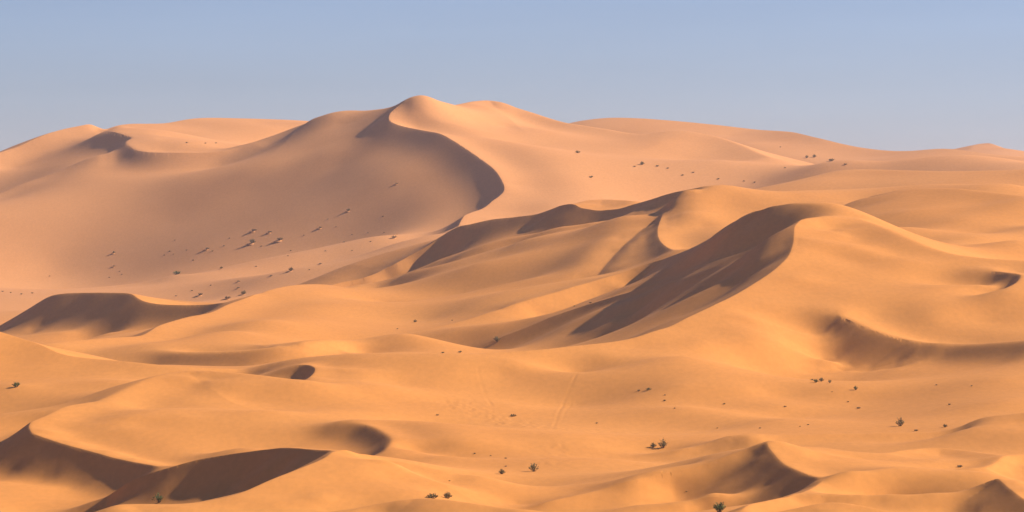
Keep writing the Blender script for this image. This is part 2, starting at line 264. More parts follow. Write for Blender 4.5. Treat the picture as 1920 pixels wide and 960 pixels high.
def build():
    prep()
    pu,pv,pq,pl=[],[],[],[]
    allp=np.vstack([np.column_stack([c['con'],np.full(len(c['con']),k)]) for k,c in enumerate(CURVES)])
    for k,c in enumerate(CURVES): c['k']=k
    for c in CURVES:
        p=c['con']; n=len(p)
        pu+=list(p[:,0]); pv+=list(p[:,1]); pq+=list(p[:,2]); pl+=[c['lam']]*n
        if n<2: continue
        tx=np.gradient(p[:,0]); ty=np.gradient(p[:,1]); l=np.hypot(tx,ty)+1e-12; tx/=l; ty/=l
        for side,sg in (('L',1),('R',-1)):
            o=c[side]
            if not o: continue
            a,D=o[0],o[1]
            for i in range(n):
                s=c['con_s'][i]
                e=max(c['taper'],0.02)
                if s<c['fr'][0]+e*0.6 or s>c['fr'][1]-e*0.6: continue
                Y=math.exp(p[i,1]); d=D/Y
                uu=p[i,0]-sg*ty[i]*d; vv=p[i,1]+sg*tx[i]*d
                oth=allp[allp[:,3]!=c['k']]
                if np.hypot(oth[:,0]-uu,oth[:,1]-vv).min()<0.75*d: continue
                zz=p[i,2]*Y-deg(a)*D
                pu.append(uu); pv.append(vv); pq.append(zz/math.exp(vv)); pl.append(c['olam'])
    for uu in np.linspace(U0,U1,9):
        for vv in np.linspace(V0,V1,32):
            pu.append(uu); pv.append(vv); pq.append(float(prior(np.array(uu),np.array(vv)))); pl.append(PRIOR_LAM)
    u=np.array(pu); v=np.array(pv); q=np.array(pq); lam=np.array(pl)
    for c in CURVES:
        if not c['kink'] or len(c['poly'])<2: continue
        b=kink_box(c); m=(u>b[0])&(u<b[1])&(v>b[2])&(v<b[3])
        if m.any(): q[m]-=kinkfun(c,u[m],v[m])
    # tone points: slope along the sun's bearing (difference of two heights)
    n0=len(u); rows=[]
    nu,nv,dat,tl=[],[],[],[]
    sx,sy=math.cos(SAZ),math.sin(SAZ); tp=TONE_PTS
    for (px,Y,lm) in tp:
        if Y is None: continue
        X=(px-960)/F*Y; h=0.009*Y
        g=math.tan(SEL)-1.03*lm*1.045/math.cos(SEL)
        xa,ya,xb,yb=X+h*sx,Y+h*sy,X-h*sx,Y-h*sy
        nu+=[xa/ya,xb/yb]; nv+=[math.log(ya),math.log(yb)]
        rows.append((ya/Y,-yb/Y)); dat.append(g*2*h/Y); tl.append(TONE_LAM)
    T=len(rows)
    if T:
        nu=np.array(nu); nv=np.array(nv); kk=np.zeros(len(nu))
        for c in CURVES:
            if not c['kink'] or len(c['poly'])<2: continue
            b=kink_box(c); m=(nu>b[0])&(nu<b[1])&(nv>b[2])&(nv<b[3])
            if m.any(): kk[m]+=kinkfun(c,nu[m],nv[m])
        ra=np.array(rows); dat=np.array(dat)-ra[:,0]*kk[0::2]-ra[:,1]*kk[1::2]
        u=np.concatenate([u,nu]); v=np.concatenate([v,nv])
    # thin plate spline over functionals
    x=np.column_stack([u,v])*SC; N=len(x)
    K=np.empty((N,N))
    for i in range(0,N,256):
        d2=(x[i:i+256,None,0]-x[None,:,0])**2+(x[i:i+256,None,1]-x[None,:,1])**2
        K[i:i+256]=0.5*d2*np.log(d2+1e-12)
    Pm=np.column_stack([np.ones(N),x])
    if T:
        def contract(A):
            return np.vstack([A[:n0],ra[:,0:1]*A[n0::2]+ra[:,1:2]*A[n0+1::2]])
        K=contract(contract(K).T).T; Pm=contract(Pm)
        q=np.concatenate([q,dat]); lam=np.concatenate([lam,tl])
    M_=len(q)
    K[np.arange(M_),np.arange(M_)]+=lam
    M=np.zeros((M_+3,M_+3)); M[:M_,:M_]=K; M[:M_,M_:]=Pm; M[M_:,:M_]=Pm.T
    w=np.linalg.solve(M,np.concatenate([q,[0,0,0]]))
    if T:
        wt=w[n0:M_]; wf=np.empty(2*T); wf[0::2]=ra[:,0]*wt; wf[1::2]=ra[:,1]*wt
        w=np.concatenate([w[:n0],wf,w[M_:]])
    return x,w,N

def tps_eval(x,w,n,gu,gv):
    U,V=np.meshgrid(gu*SC,gv*SC); out=np.empty(U.shape,np.float64)
    xs=x.astype(np.float32); ws=w[:n]
    for r in range(0,len(gv),4):
        uu=U[r:r+4].ravel(); vv=V[r:r+4].ravel()
        d2=(uu[:,None]-x[None,:,0])**2+(vv[:,None]-x[None,:,1])**2
        k=(0.5*d2*np.log(d2+1e-12))
        out[r:r+4]=(k@ws+w[n]+w[n+1]*uu+w[n+2]*vv).reshape(-1,len(gu))
    return out

def cubmat(gc,gf):
    """Catmull-Rom upsampling matrix from uniform coarse grid gc to gf"""
    h=gc[1]-gc[0]; M=np.zeros((len(gf),len(gc)))
    t=(gf-gc[0])/h; i=np.clip(np.floor(t).astype(int),1,len(gc)-3); t=t-i
    W=[-0.5*t+t*t-0.5*t**3,1-2.5*t*t+1.5*t**3,0.5*t+2*t*t-1.5*t**3,-0.5*t*t+0.5*t**3]
    for k in range(4): M[np.arange(len(gf)),i-1+k]+=W[k]
    return M

def heightfield(gu,gv,cu=150,cv=420):
    x,w,n=build()
    a=np.linspace(U0,U1,cu); b=np.linspace(V0,V1,cv)
    q=tps_eval(x,w,n,a,b)
    q=cubmat(b,gv)@q@cubmat(a,gu).T
    global QS
    QS=q.copy()
    for c in CURVES:
        if not c['kink'] or len(c['poly'])<2: continue
        bx=kink_box(c)
        i0,i1=np.searchsorted(gu,[bx[0],bx[1]]); j0,j1=np.searchsorted(gv,[bx[2],bx[3]])
        if i1<=i0 or j1<=j0: continue
        Ug,Vg=np.meshgrid(gu[i0:i1],gv[j0:j1])
        q[j0:j1,i0:i1]+=kinkfun(c,Ug.ravel(),Vg.ravel()).reshape(Ug.shape)
    return q*np.exp(gv)[:,None],n

# ------------------------------------------------------------------ helpers
col = scene.collection
def tag(o, label=None, cat=None, group=None, kind=None):
    if label: o['label'] = label
    if cat: o['category'] = cat
    if group: o['group'] = group
    if kind: o['kind'] = kind
    return o

def smooth(x):
    x = np.clip(x, 0.0, 1.0)
    return x * x * (3 - 2 * x)

def hash2(ix, iy, seed):
    h = np.sin(ix * 127.1 + iy * 311.7 + seed * 74.7) * 43758.5453
    return h - np.floor(h)

def vnoise(x, y, seed=0):
    ix, iy = np.floor(x), np.floor(y)
    fx, fy = smooth(x - ix), smooth(y - iy)
    a = hash2(ix, iy, seed); b = hash2(ix + 1, iy, seed)
    c = hash2(ix, iy + 1, seed); d = hash2(ix + 1, iy + 1, seed)
    return (a * (1 - fx) + b * fx) * (1 - fy) + (c * (1 - fx) + d * fx) * fy - 0.5

# ------------------------------------------------------------------ sand height field
UE = 0.165
gu = np.linspace(-UE, UE, 940)
gv = np.concatenate([np.linspace(math.log(298), math.log(1480), 1260, endpoint=False),
                     np.linspace(math.log(1480), math.log(2450), 230)])
Z, n_con = heightfield(gu, gv)
print('constraints', n_con, 'height field %.1fs' % (time.time() - T_START))
YY = np.exp(gv)[:, None]
XX = gu[None, :] * YY

# pull the nearest vertices of the sheet onto the crest lines, so that crests stay knife-edged
GU = np.broadcast_to(gu[None, :], Z.shape).copy(); GV = np.broadcast_to(gv[:, None], Z.shape).copy()
def snap_crests():
    taken = {}
    su = gu[1] - gu[0]
    for c in CURVES:
        if c['kink'] < 0.13 or len(c['poly']) < 3:
            continue
        p = c['poly']
        for a, b in zip(p[:-1], p[1:]):
            if min(a[1], b[1]) < gv[0] or max(a[1], b[1]) > gv[-1] or min(a[0], b[0]) < gu[0] or max(a[0], b[0]) > gu[-1]:
                continue
            j0 = int(np.searchsorted(gv, min(a[1], b[1]))); sv = gv[min(j0 + 1, len(gv) - 1)] - gv[max(j0 - 1, 0)]
            if abs(b[1] - a[1]) / (0.5 * sv) >= abs(b[0] - a[0]) / su:          # crest runs along the rows' normal
                j1 = int(np.searchsorted(gv, max(a[1], b[1])))
                for j in range(j0, j1):
                    t = (gv[j] - a[1]) / (b[1] - a[1]); u = a[0] + t * (b[0] - a[0])
                    taken.setdefault((j, int(round((u - gu[0]) / su))), (u, gv[j]))
            else:
                i0, i1 = int(np.searchsorted(gu, min(a[0], b[0]))), int(np.searchsorted(gu, max(a[0], b[0])))
                for i in range(i0, i1):
                    t = (gu[i] - a[0]) / (b[0] - a[0]); v = a[1] + t * (b[1] - a[1])
                    j = int(np.searchsorted(gv, v))
                    if j > 0 and v - gv[j - 1] < gv[j] - v: j -= 1
                    taken.setdefault((j, i), (gu[i], v))
    J = np.array([k[0] for k in taken]); I = np.array([k[1] for k in taken])
    u = np.array([w_[0] for w_ in taken.values()]); v = np.array([w_[1] for w_ in taken.values()])
    i = np.clip(np.searchsorted(gu, u) - 1, 0, len(gu) - 2); j = np.clip(np.searchsorted(gv, v) - 1, 0, len(gv) - 2)
    a = (u - gu[i]) / (gu[i + 1] - gu[i]); b = (v - gv[j]) / (gv[j + 1] - gv[j])
    qv = (QS[j, i] * (1 - a) + QS[j, i + 1] * a) * (1 - b) + (QS[j + 1, i] * (1 - a) + QS[j + 1, i + 1] * a) * b
    for c in CURVES:
        if not c['kink'] or len(c['poly']) < 2: continue
        bx = kink_box(c); m = (u > bx[0]) & (u < bx[1]) & (v > bx[2]) & (v < bx[3])
        if m.any(): qv[m] += kinkfun(c, u[m], v[m])
    Z[J, I] = qv * np.exp(v); GU[J, I] = u; GV[J, I] = v
snap_crests()

def ground(X, Y):
    """height of the sand (relative to the eye) at a place"""
    u = X / Y; v = math.log(Y)
    i = min(max(int(np.searchsorted(gu, u)) - 1, 0), len(gu) - 2)
    j = min(max(int(np.searchsorted(gv, v)) - 1, 0), len(gv) - 2)
    a = (u - gu[i]) / (gu[i + 1] - gu[i]); b = (v - gv[j]) / (gv[j + 1] - gv[j])
    return float((Z[j, i] * (1 - a) + Z[j, i + 1] * a) * (1 - b) + (Z[j + 1, i] * (1 - a) + Z[j + 1, i + 1] * a) * b)

def place(px, py, near=None):
    """where the line of sight through a photo pixel meets the sand"""
    u = (px - 960) / F
    i = int(np.clip(np.searchsorted(gu, u), 1, len(gu) - 1))
    q = YH - F * Z[:, i] / YY[:, 0]
    j = int(np.argmax(q <= py))
    if j > 0:
        t = (q[j - 1] - py) / max(q[j - 1] - q[j], 1e-6)
        Y = math.exp(gv[j - 1] + t * (gv[j] - gv[j - 1]))
    else:
        Y = math.exp(gv[0])
    return u * Y, Y

# fine relief on the sand: board tracks, trampled patches, avalanche grooves
def path_xy(pix):
    return np.array([place(a, b) for a, b in pix])

def near_path(P, reach):
    """index box of the grid around a path, and the distance to it"""
    u = P[:, 0] / P[:, 1]; v = np.log(P[:, 1])
    i0, i1 = np.searchsorted(gu, [u.min() - reach / P[:, 1].min(), u.max() + reach / P[:, 1].min()])
    j0, j1 = np.searchsorted(gv, [v.min() - reach / P[:, 1].min(), v.max() + reach / P[:, 1].min()])
    X = XX[j0:j1, i0:i1]; Y = np.broadcast_to(YY[j0:j1], X.shape)
    d = np.full(X.shape, 1e9)
    for a, b in zip(P[:-1], P[1:]):
        e = b - a; l2 = (e ** 2).sum() + 1e-9
        t = np.clip(((X - a[0]) * e[0] + (Y - a[1]) * e[1]) / l2, 0, 1)
        d = np.minimum(d, np.hypot(X - a[0] - t * e[0], Y - a[1] - t * e[1]))
    return (slice(j0, j1), slice(i0, i1)), X, Y, d

TRACKS = [([(896, 688), (899, 705), (905, 726), (912, 745), (923, 762)], 0.22, 0.03),
          ([(1081, 702), (1069, 727), (1056, 755), (1046, 776), (1036, 804)], 0.20, 0.028),
          ([(1072, 748), (1063, 768), (1052, 792)], 0.18, 0.014),
          ([(790, 688), (815, 712), (850, 745)], 0.22, 0.009),
          ([(845, 690), (862, 718), (890, 752)], 0.22, 0.009),
          ([(640, 672), (655, 700)], 0.22, 0.009),
          ([(1095, 505), (1078, 520), (1066, 534)], 0.35, 0.02),
          ([(1494, 425), (1498, 440), (1494, 462)], 0.28, 0.015)]
TRACK_XY = [path_xy(p) for p, _, _ in TRACKS]
PATCH = [([(850, 755), (890, 775), (940, 790), (1000, 800), (1060, 806), (1180, 812)], 4.0, 0.04),
         ([(1048, 832), (1040, 850), (1030, 870)], 1.8, 0.03),
         ([(350, 698), (385, 697), (400, 698)], 1.2, 0.05)]
PATCH_XY = [path_xy(p) for p, _, _ in PATCH]
for P, (_, wd, dp) in zip(TRACK_XY, TRACKS):
    sl, X, Y, d = near_path(P, 3.0)
    fadey = 0.55 + 0.9 * vnoise(Y / 5.0, X / 9.0, 3)
    Z[sl] += fadey * -dp * np.exp(-(d / wd) ** 2) + fadey * 0.45 * dp * np.exp(-((d - 1.9 * wd) / (0.8 * wd)) ** 2)
for P, (_, wd, am) in zip(PATCH_XY, PATCH):
    sl, X, Y, d = near_path(P, 3 * wd)
    Z[sl] += am * np.exp(-(d / wd) ** 2) * (vnoise(X / 0.45, Y / 1.4, 5) + 0.7 * vnoise(X / 0.9, Y / 2.8, 6)) * 1.6

# grooves where the sand slides down the steep hollow on the star dune
gx = np.gradient(Z, gu, axis=1) / YY
gy = np.gradient(Z, gv, axis=0) / YY - gu[None, :] * gx
steep = np.hypot(gx, gy)
PX = 960 + F * gu[None, :] + 0 * YY
PY = YH - F * Z / YY
m = smooth((PX - 1540) / 25) * smooth((1745 - PX) / 40) * smooth((YY - 543) / 5) * smooth((582 - YY) / 6) * smooth((steep - 0.34) / 0.12)
s = -0.40 * XX + 0.915 * YY
r = 0.915 * XX + 0.40 * YY
Z += m * 0.22 * (vnoise(s / 1.5, r / 16.0, 11) + 0.5 * vnoise(s / 2.6, r / 10.0, 12))


# outer rim: carries the sand beyond the frame to the plain
xu = np.concatenate([-np.geomspace(1.1, UE * 1.02, 26), gu, np.geomspace(UE * 1.02, 1.1, 26)])
xv = np.concatenate([np.linspace(math.log(25), math.log(295), 40), gv, np.linspace(math.log(2520), math.log(20000), 24)])
cu = np.clip(np.searchsorted(gu, xu), 0, len(gu) - 1); cu[xu <= gu[0]] = 0
cv = np.clip(np.searchsorted(gv, xv), 0, len(gv) - 1); cv[xv <= gv[0]] = 0
ZX = Z[np.ix_(cv, cu)]
YX = np.exp(xv)[:, None]; XA = xu[None, :] * YX
fade_u = 1 - smooth((np.abs(xu) - UE) / 0.25)
fade_v = np.where(xv < gv[0], 1 - smooth((gv[0] - xv) / 0.5), 1 - smooth((xv - gv[-1]) / 0.35))
w = fade_u[None, :] * fade_v[:, None]
roll = 3.0 * np.sin(XA / 61.0 + YX / 90.0) + 2.0 * np.sin(YX / 47.0 - XA / 120.0)
plain = np.where(YX < 400, -31.0, -24.0) + roll * smooth(np.abs(YX - 300) / 400.0)
ZX = ZX * w + plain * (1 - w)
NR, NC = ZX.shape
verts = np.empty((NR, NC, 3), np.float32)
UU = np.broadcast_to(xu[None, :], ZX.shape).copy(); VV = np.broadcast_to(xv[:, None], ZX.shape).copy()
UU[40:40 + len(gv), 26:26 + len(gu)] = GU; VV[40:40 + len(gv), 26:26 + len(gu)] = GV
verts[..., 1] = np.exp(VV); verts[..., 0] = UU * np.exp(VV); verts[..., 2] = ZX + EYE

# ------------------------------------------------------------------ sand material
def sand_material():
    m = bpy.data.materials.new('sand')
    m.use_nodes = True
    nt = m.node_tree; N, L = nt.nodes, nt.links
    N.clear()
    out = N.new('ShaderNodeOutputMaterial'); bs = N.new('ShaderNodeBsdfPrincipled')
    L.new(bs.outputs[0], out.inputs[0])
    bs.inputs['Roughness'].default_value = 0.92
    bs.inputs['Specular IOR Level'].default_value = 0.12
    geo = N.new('ShaderNodeNewGeometry')
    def noise(scale, detail, stretch=(1, 1, 1)):
        mp = N.new('ShaderNodeMapping'); mp.inputs['Scale'].default_value = stretch
        L.new(geo.outputs['Position'], mp.inputs['Vector'])
        nz = N.new('ShaderNodeTexNoise'); nz.inputs['Scale'].default_value = scale
        nz.inputs['Detail'].default_value = detail; nz.inputs['Roughness'].default_value = 0.6
        L.new(mp.outputs[0], nz.inputs['Vector'])
        return nz.outputs['Fac']
    big = noise(0.02, 4)
    ramp = N.new('ShaderNodeValToRGB')
    e = ramp.color_ramp.elements
    e[0].position = 0.32; e[0].color = SAND_A
    e[1].position = 0.68; e[1].color = SAND_B
    L.new(big, ramp.inputs['Fac'])
    fine = noise(1.3, 5, (1.0, 0.35, 1.0))
    mix = N.new('ShaderNodeMix'); mix.data_type = 'RGBA'; mix.blend_type = 'MULTIPLY'
    mix.inputs['Factor'].default_value = 1.0
    fr = N.new('ShaderNodeMapRange'); fr.inputs['From Min'].default_value = 0.25; fr.inputs['From Max'].default_value = 0.75
    fr.inputs['To Min'].default_value = 0.93; fr.inputs['To Max'].default_value = 1.07
    L.new(fine, fr.inputs['Value'])
    # golden sand near; distance haze painted pinker and paler into the back dunes' colour
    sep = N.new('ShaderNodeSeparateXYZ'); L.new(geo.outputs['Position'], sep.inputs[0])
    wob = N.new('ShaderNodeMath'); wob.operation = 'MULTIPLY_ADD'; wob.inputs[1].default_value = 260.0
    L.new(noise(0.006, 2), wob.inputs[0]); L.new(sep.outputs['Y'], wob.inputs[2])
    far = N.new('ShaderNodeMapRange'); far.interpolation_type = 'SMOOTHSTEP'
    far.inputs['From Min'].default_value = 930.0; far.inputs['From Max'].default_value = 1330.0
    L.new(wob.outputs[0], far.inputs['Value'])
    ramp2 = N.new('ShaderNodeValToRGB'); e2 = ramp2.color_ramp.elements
    e2[0].position = 0.32; e2[0].color = SAND_HAZED_A
    e2[1].position = 0.68; e2[1].color = SAND_HAZED_B
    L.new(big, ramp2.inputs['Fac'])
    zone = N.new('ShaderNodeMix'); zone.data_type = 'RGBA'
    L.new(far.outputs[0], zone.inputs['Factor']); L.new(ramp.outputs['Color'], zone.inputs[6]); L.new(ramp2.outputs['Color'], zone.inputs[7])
    L.new(zone.outputs[2], mix.inputs[6]); L.new(fr.outputs[0], mix.inputs[7])
    L.new(mix.outputs[2], bs.inputs['Base Color'])
    b1 = N.new('ShaderNodeBump'); b1.inputs['Strength'].default_value = 1.0; b1.inputs['Distance'].default_value = 0.015
    L.new(noise(0.9, 5, (1.0, 0.4, 1.0)), b1.inputs['Height'])
    b2 = N.new('ShaderNodeBump'); b2.inputs['Strength'].default_value = 1.0; b2.inputs['Distance'].default_value = 0.02
    L.new(noise(0.11, 3, (1.0, 0.5, 1.0)), b2.inputs['Height']); L.new(b1.outputs[0], b2.inputs['Normal'])
    L.new(b2.outputs[0], bs.inputs['Normal'])
    return m
SAND_A = (0.560, 0.219, 0.052, 1); SAND_B = (0.610, 0.246, 0.061, 1)
SAND_HAZED_A = (0.570, 0.246, 0.092, 1); SAND_HAZED_B = (0.610, 0.271, 0.106, 1)  # far sand colours with the distance haze painted in
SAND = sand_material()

# ------------------------------------------------------------------ split the sand into dunes along the hollows between them
DUNE_OF = {}
for dune, names in {
    'distant_dunes': 'far_hump far_right_ridge far_gap', 'back_left_dune': 'left_skyline plateau_skyline plateau_brink spur1',
    'great_dune': 'big_shoulder big_right_sky big_crest big_face shoulder_face big_lit spur2 foot', 'sand_flat': 'flat_near hidden_valley',
    'back_right_dune': 'mid_right_crest', 'rolling_dune': 'mid_right_crest2 mid_right_gap mid_right_face',
    'long_slip_dune': 'slip_b foot_c lit_knob', 'horn_dune': 'slip_e foot_d bowl c_ground',
    'star_dune': 'arm1 arm2 arm3 arm2_face m1_right m1_slope shelf pit c5 c5r c5_foot', 'star_dune_flat': 'm1_foot c5_flat',
    'dark_crescent_dune': 'ml1 ml1_back ml1_floor', 'pale_ridge_dune': 'ml2 ml2_slope strip strip_foot',
    'left_slope_dune': 'nl nl_slope', 'near_left_dune': 'nl2 nl2_brink nl2_slope left_low hollow hollow2 bowl2 center',
    'front_left_dune': 'n3 n4', 'front_centre_dune': 'n5 front', 'front_right_dune': 'n6 n6b n6_face n7 n7b n8',
    'corner_dune': 'n9', 'near_right_dune': 'n10 n11 n12'}.items():
    for n in names.split():
        DUNE_OF[n] = dune
dune_names = sorted(set(DUNE_OF.values()))
# walk every place of a coarse copy of the sheet uphill to its summit, then name the summit by the nearest crest line
ST = 4
zc = ZX[::ST, ::ST]; uc = xu[::ST]; vc = xv[::ST]
nr, nc = zc.shape
pad = np.pad(zc, 1, constant_values=-1e9)
best = zc.copy(); ptr = np.arange(nr * nc).reshape(nr, nc)
for dj in (-1, 0, 1):
    for di in (-1, 0, 1):
        if dj or di:
            zz = pad[1 + dj:1 + dj + nr, 1 + di:1 + di + nc]
            better = zz > best
            best = np.where(better, zz, best)
            ptr = np.where(better, (np.arange(nr)[:, None] + dj) * nc + np.arange(nc)[None, :] + di, ptr)
ptr = ptr.ravel()
for _ in range(14):
    ptr = ptr[ptr]
tops = np.unique(ptr)
cp = np.vstack([c['con'][:, :2] for c in CURVES]); ck = np.concatenate([[dune_names.index(DUNE_OF[c['name']])] * len(c['con']) for c in CURVES])
tu, tv = uc[tops % nc], vc[tops // nc]
lab_of_top = {int(t): int(ck[np.argmin((cp[:, 0] - a) ** 2 + (cp[:, 1] - b) ** 2)]) for t, a, b in zip(tops, tu, tv)}
lab = np.array([lab_of_top[int(t)] for t in ptr]).reshape(nr, nc)
for _ in range(3):                                   # take out specks: majority of the 3 x 3 neighbourhood
    votes = np.stack([sum(np.roll(np.roll(lab == k, dj, 0), di, 1).astype(np.int16) for dj in (-2, -1, 0, 1, 2) for di in (-2, -1, 0, 1, 2)) for k in range(len(dune_names))])
    lab = votes.argmax(0)
fj = np.clip((np.arange(NR - 1) + 2) // ST, 0, nr - 1); fi = np.clip((np.arange(NC - 1) + 2) // ST, 0, nc - 1)
LAB = lab[np.ix_(fj, fi)]

def grid_object(name, mask):
    """one dune: the faces of the sand sheet where mask is set"""
    j, i = np.nonzero(mask)
    a = j * NC + i
    c00, c10, c11, c01 = a, a + 1, a + NC + 1, a + NC
    zf = verts[..., 2].ravel()
    ridge = (zf[c00] + zf[c11] > zf[c10] + zf[c01])[:, None]      # split each cell along its higher diagonal
    t1 = np.where(ridge, np.stack([c00, c10, c11], 1), np.stack([c00, c10, c01], 1))
    t2 = np.where(ridge, np.stack([c00, c11, c01], 1), np.stack([c10, c11, c01], 1))
    tris = np.concatenate([t1, t2])
    used, inv = np.unique(tris.ravel(), return_inverse=True)
    nq = len(tris)
    me = bpy.data.meshes.new(name)
    me.vertices.add(len(used)); me.vertices.foreach_set('co', verts.reshape(-1, 3)[used].ravel())
    me.loops.add(nq * 3); me.loops.foreach_set('vertex_index', inv.ravel().astype(np.int32))
    me.polygons.add(nq)
    me.polygons.foreach_set('loop_start', np.arange(0, nq * 3, 3, dtype=np.int32))
    me.polygons.foreach_set('loop_total', np.full(nq, 3, np.int32))
    me.update(calc_edges=True)
    me.polygons.foreach_set('use_smooth', np.ones(nq, bool))
    me.set_sharp_from_angle(angle=math.radians(10.0))
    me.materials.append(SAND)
    o = bpy.data.objects.new(name, me); col.objects.link(o)
    return tag(o, kind='structure')
for k, nm in enumerate(dune_names):
    if (LAB == k).any():
        grid_object(nm, LAB == k)


# ------------------------------------------------------------------ plain to the horizon, below the dunes
def disc(name, r, z, mat):
    me = bpy.data.meshes.new(name); n = 96
    vs_ = [(0, 0, z)] + [(r * math.cos(2 * math.pi * k / n), r * math.sin(2 * math.pi * k / n), z) for k in range(n)]
    me.from_pydata(vs_, [], [(0, 1 + k, 1 + (k + 1) % n) for k in range(n)])
    me.materials.append(mat); o = bpy.data.objects.new(name, me); col.objects.link(o)
    return tag(o, kind='structure')
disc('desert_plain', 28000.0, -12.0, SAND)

# ------------------------------------------------------------------ desert shrubs
def plain_material(name, c1, c2, rough=0.85, scale=6.0):
    m = bpy.data.materials.new(name); m.use_nodes = True
    N, L = m.node_tree.nodes, m.node_tree.links
    bs = N['Principled BSDF']; bs.inputs['Roughness'].default_value = rough
    bs.inputs['Specular IOR Level'].default_value = 0.2
    geo = N.new('ShaderNodeNewGeometry'); nz = N.new('ShaderNodeTexNoise'); nz.inputs['Scale'].default_value = scale
    L.new(geo.outputs['Position'], nz.inputs['Vector'])
    rp = N.new('ShaderNodeValToRGB'); e = rp.color_ramp.elements
    e[0].position = 0.35; e[0].color = (*c1, 1); e[1].position = 0.65; e[1].color = (*c2, 1)
    L.new(nz.outputs['Fac'], rp.inputs['Fac']); L.new(rp.outputs['Color'], bs.inputs['Base Color'])
    return m
LEAF = {'olive': plain_material('olive_leaves', (0.14, 0.13, 0.058), (0.27, 0.235, 0.115)),
        'green': plain_material('green_leaves', (0.08, 0.125, 0.042), (0.17, 0.21, 0.08)),
        'dry': plain_material('dry_leaves', (0.20, 0.145, 0.075), (0.34, 0.25, 0.14))}
STEM = plain_material('dry_twigs', (0.09, 0.06, 0.035), (0.16, 0.11, 0.065))

def mesh_from(name, V, Fc, mat, smooth_=False):
    me = bpy.data.meshes.new(name); me.from_pydata(V, [], Fc); me.materials.append(mat)
    if smooth_:
        for p in me.polygons: p.use_smooth = True
    return me

def shrub_meshes(rng, shape, mat):
    """foliage and stems of a unit shrub: about 1 wide, base at the origin"""
    V, Fc, SV, SF = [], [], [], []
    h = {'dome': 0.62, 'broom': 0.85, 'low': 0.36, 'lean': 0.75}[shape]
    nst = {'dome': 34, 'broom': 30, 'low': 26, 'lean': 30}[shape]
    lean = Vector((-0.35, 0.0, 0.0)) if shape == 'lean' else Vector((rng.uniform(-.12, .12), rng.uniform(-.12, .12), 0))
    for k in range(nst):
        a = rng.uniform(0, 2 * math.pi); r = math.sqrt(rng.random())
        tip = Vector((0.46 * r * math.cos(a), 0.46 * r * math.sin(a), h * (1 - 0.55 * r * r) * rng.uniform(0.65, 1.08))) + lean * h * rng.random()
        base = Vector((0.10 * math.cos(a) * r, 0.10 * math.sin(a) * r, -0.05))
        bend = Vector((rng.uniform(-.05, .05), rng.uniform(-.05, .05), 0.08 * h))
        P = [base, base.lerp(tip, 0.5) + bend, tip]
        side = (tip - base).cross(Vector((0, 0, 1)))
        side = side.normalized() if side.length > 1e-4 else Vector((1, 0, 0))
        i0 = len(SV); w0 = 0.014                              # three-sided twig
        for q, w in zip(P, (w0, w0 * 0.7, w0 * 0.25)):
            up = side.cross(Vector((0, 0, 1)))
            for t in range(3):
                an = t * 2.0944
                SV.append(q + side * w * math.cos(an) + up * w * math.sin(an) + Vector((0, 0, w * 0.3 * math.sin(an))))
        for s_ in range(2):
            for t in range(3):
                b = i0 + s_ * 3
                SF.append((b + t, b + (t + 1) % 3, b + 3 + (t + 1) % 3, b + 3 + t))
        for l in range(15):                                    # leaves along the upper twig
            f = rng.uniform(0.30, 1.03)
            q = base.lerp(tip, f) + bend * (4 * f * (1 - f)) + Vector((rng.uniform(-1, 1), rng.uniform(-1, 1), rng.uniform(-.6, .6))) * 0.055
            d = ((tip - base).normalized() + Vector((rng.uniform(-1, 1), rng.uniform(-1, 1), rng.uniform(-.3, .8))) * 0.8).normalized()
            n = d.cross(Vector((rng.uniform(-1, 1), rng.uniform(-1, 1), rng.uniform(-1, 1)))).normalized()
            ln, wd = rng.uniform(0.06, 0.12), rng.uniform(0.014, 0.028)
            b = len(V)
            V += [q - n * wd * 0.4, q + d * ln * 0.5 - n * wd, q + d * ln, q + d * ln * 0.5 + n * wd, q + n * wd * 0.4]
            Fc.append((b, b + 1, b + 2, b + 3, b + 4))
    return mesh_from('foliage', V, Fc, mat), mesh_from('stems', SV, SF, STEM)

def mound_mesh(rng):
    """low heap of sand caught by the shrub, trailing downwind to the left"""
    V, Fc = [], []; nr_, na = 6, 18
    V.append((0.04, 0, 0.17))
    for r in range(1, nr_ + 1):
        t = r / nr_
        for k in range(na):
            a = 2 * math.pi * k / na
            st = 1.0 + 0.55 * max(0.0, -math.cos(a)) ** 2
            V.append((0.62 * t * math.cos(a) * st, 0.5 * t * math.sin(a), 0.17 * (0.5 + 0.5 * math.cos(math.pi * t)) * (1 + 0.12 * math.sin(3 * a + r)) - 0.10 * t ** 4))
    for k in range(na):
        Fc.append((0, 1 + k, 1 + (k + 1) % na))
    for r in range(nr_ - 1):
        for k in range(na):
            a, b = 1 + r * na + k, 1 + r * na + (k + 1) % na
            Fc.append((a, a + na, b + na, b))
    return mesh_from('sand_mound', V, Fc, SAND, True)

_rng = random.Random(7)
SHRUB_MESH = {(sh, mt, v): shrub_meshes(_rng, sh, LEAF[mt]) for sh in ('dome', 'broom', 'low', 'lean') for mt in ('olive', 'green', 'dry') for v in range(2)}
MOUND = [mound_mesh(_rng) for _ in range(2)]

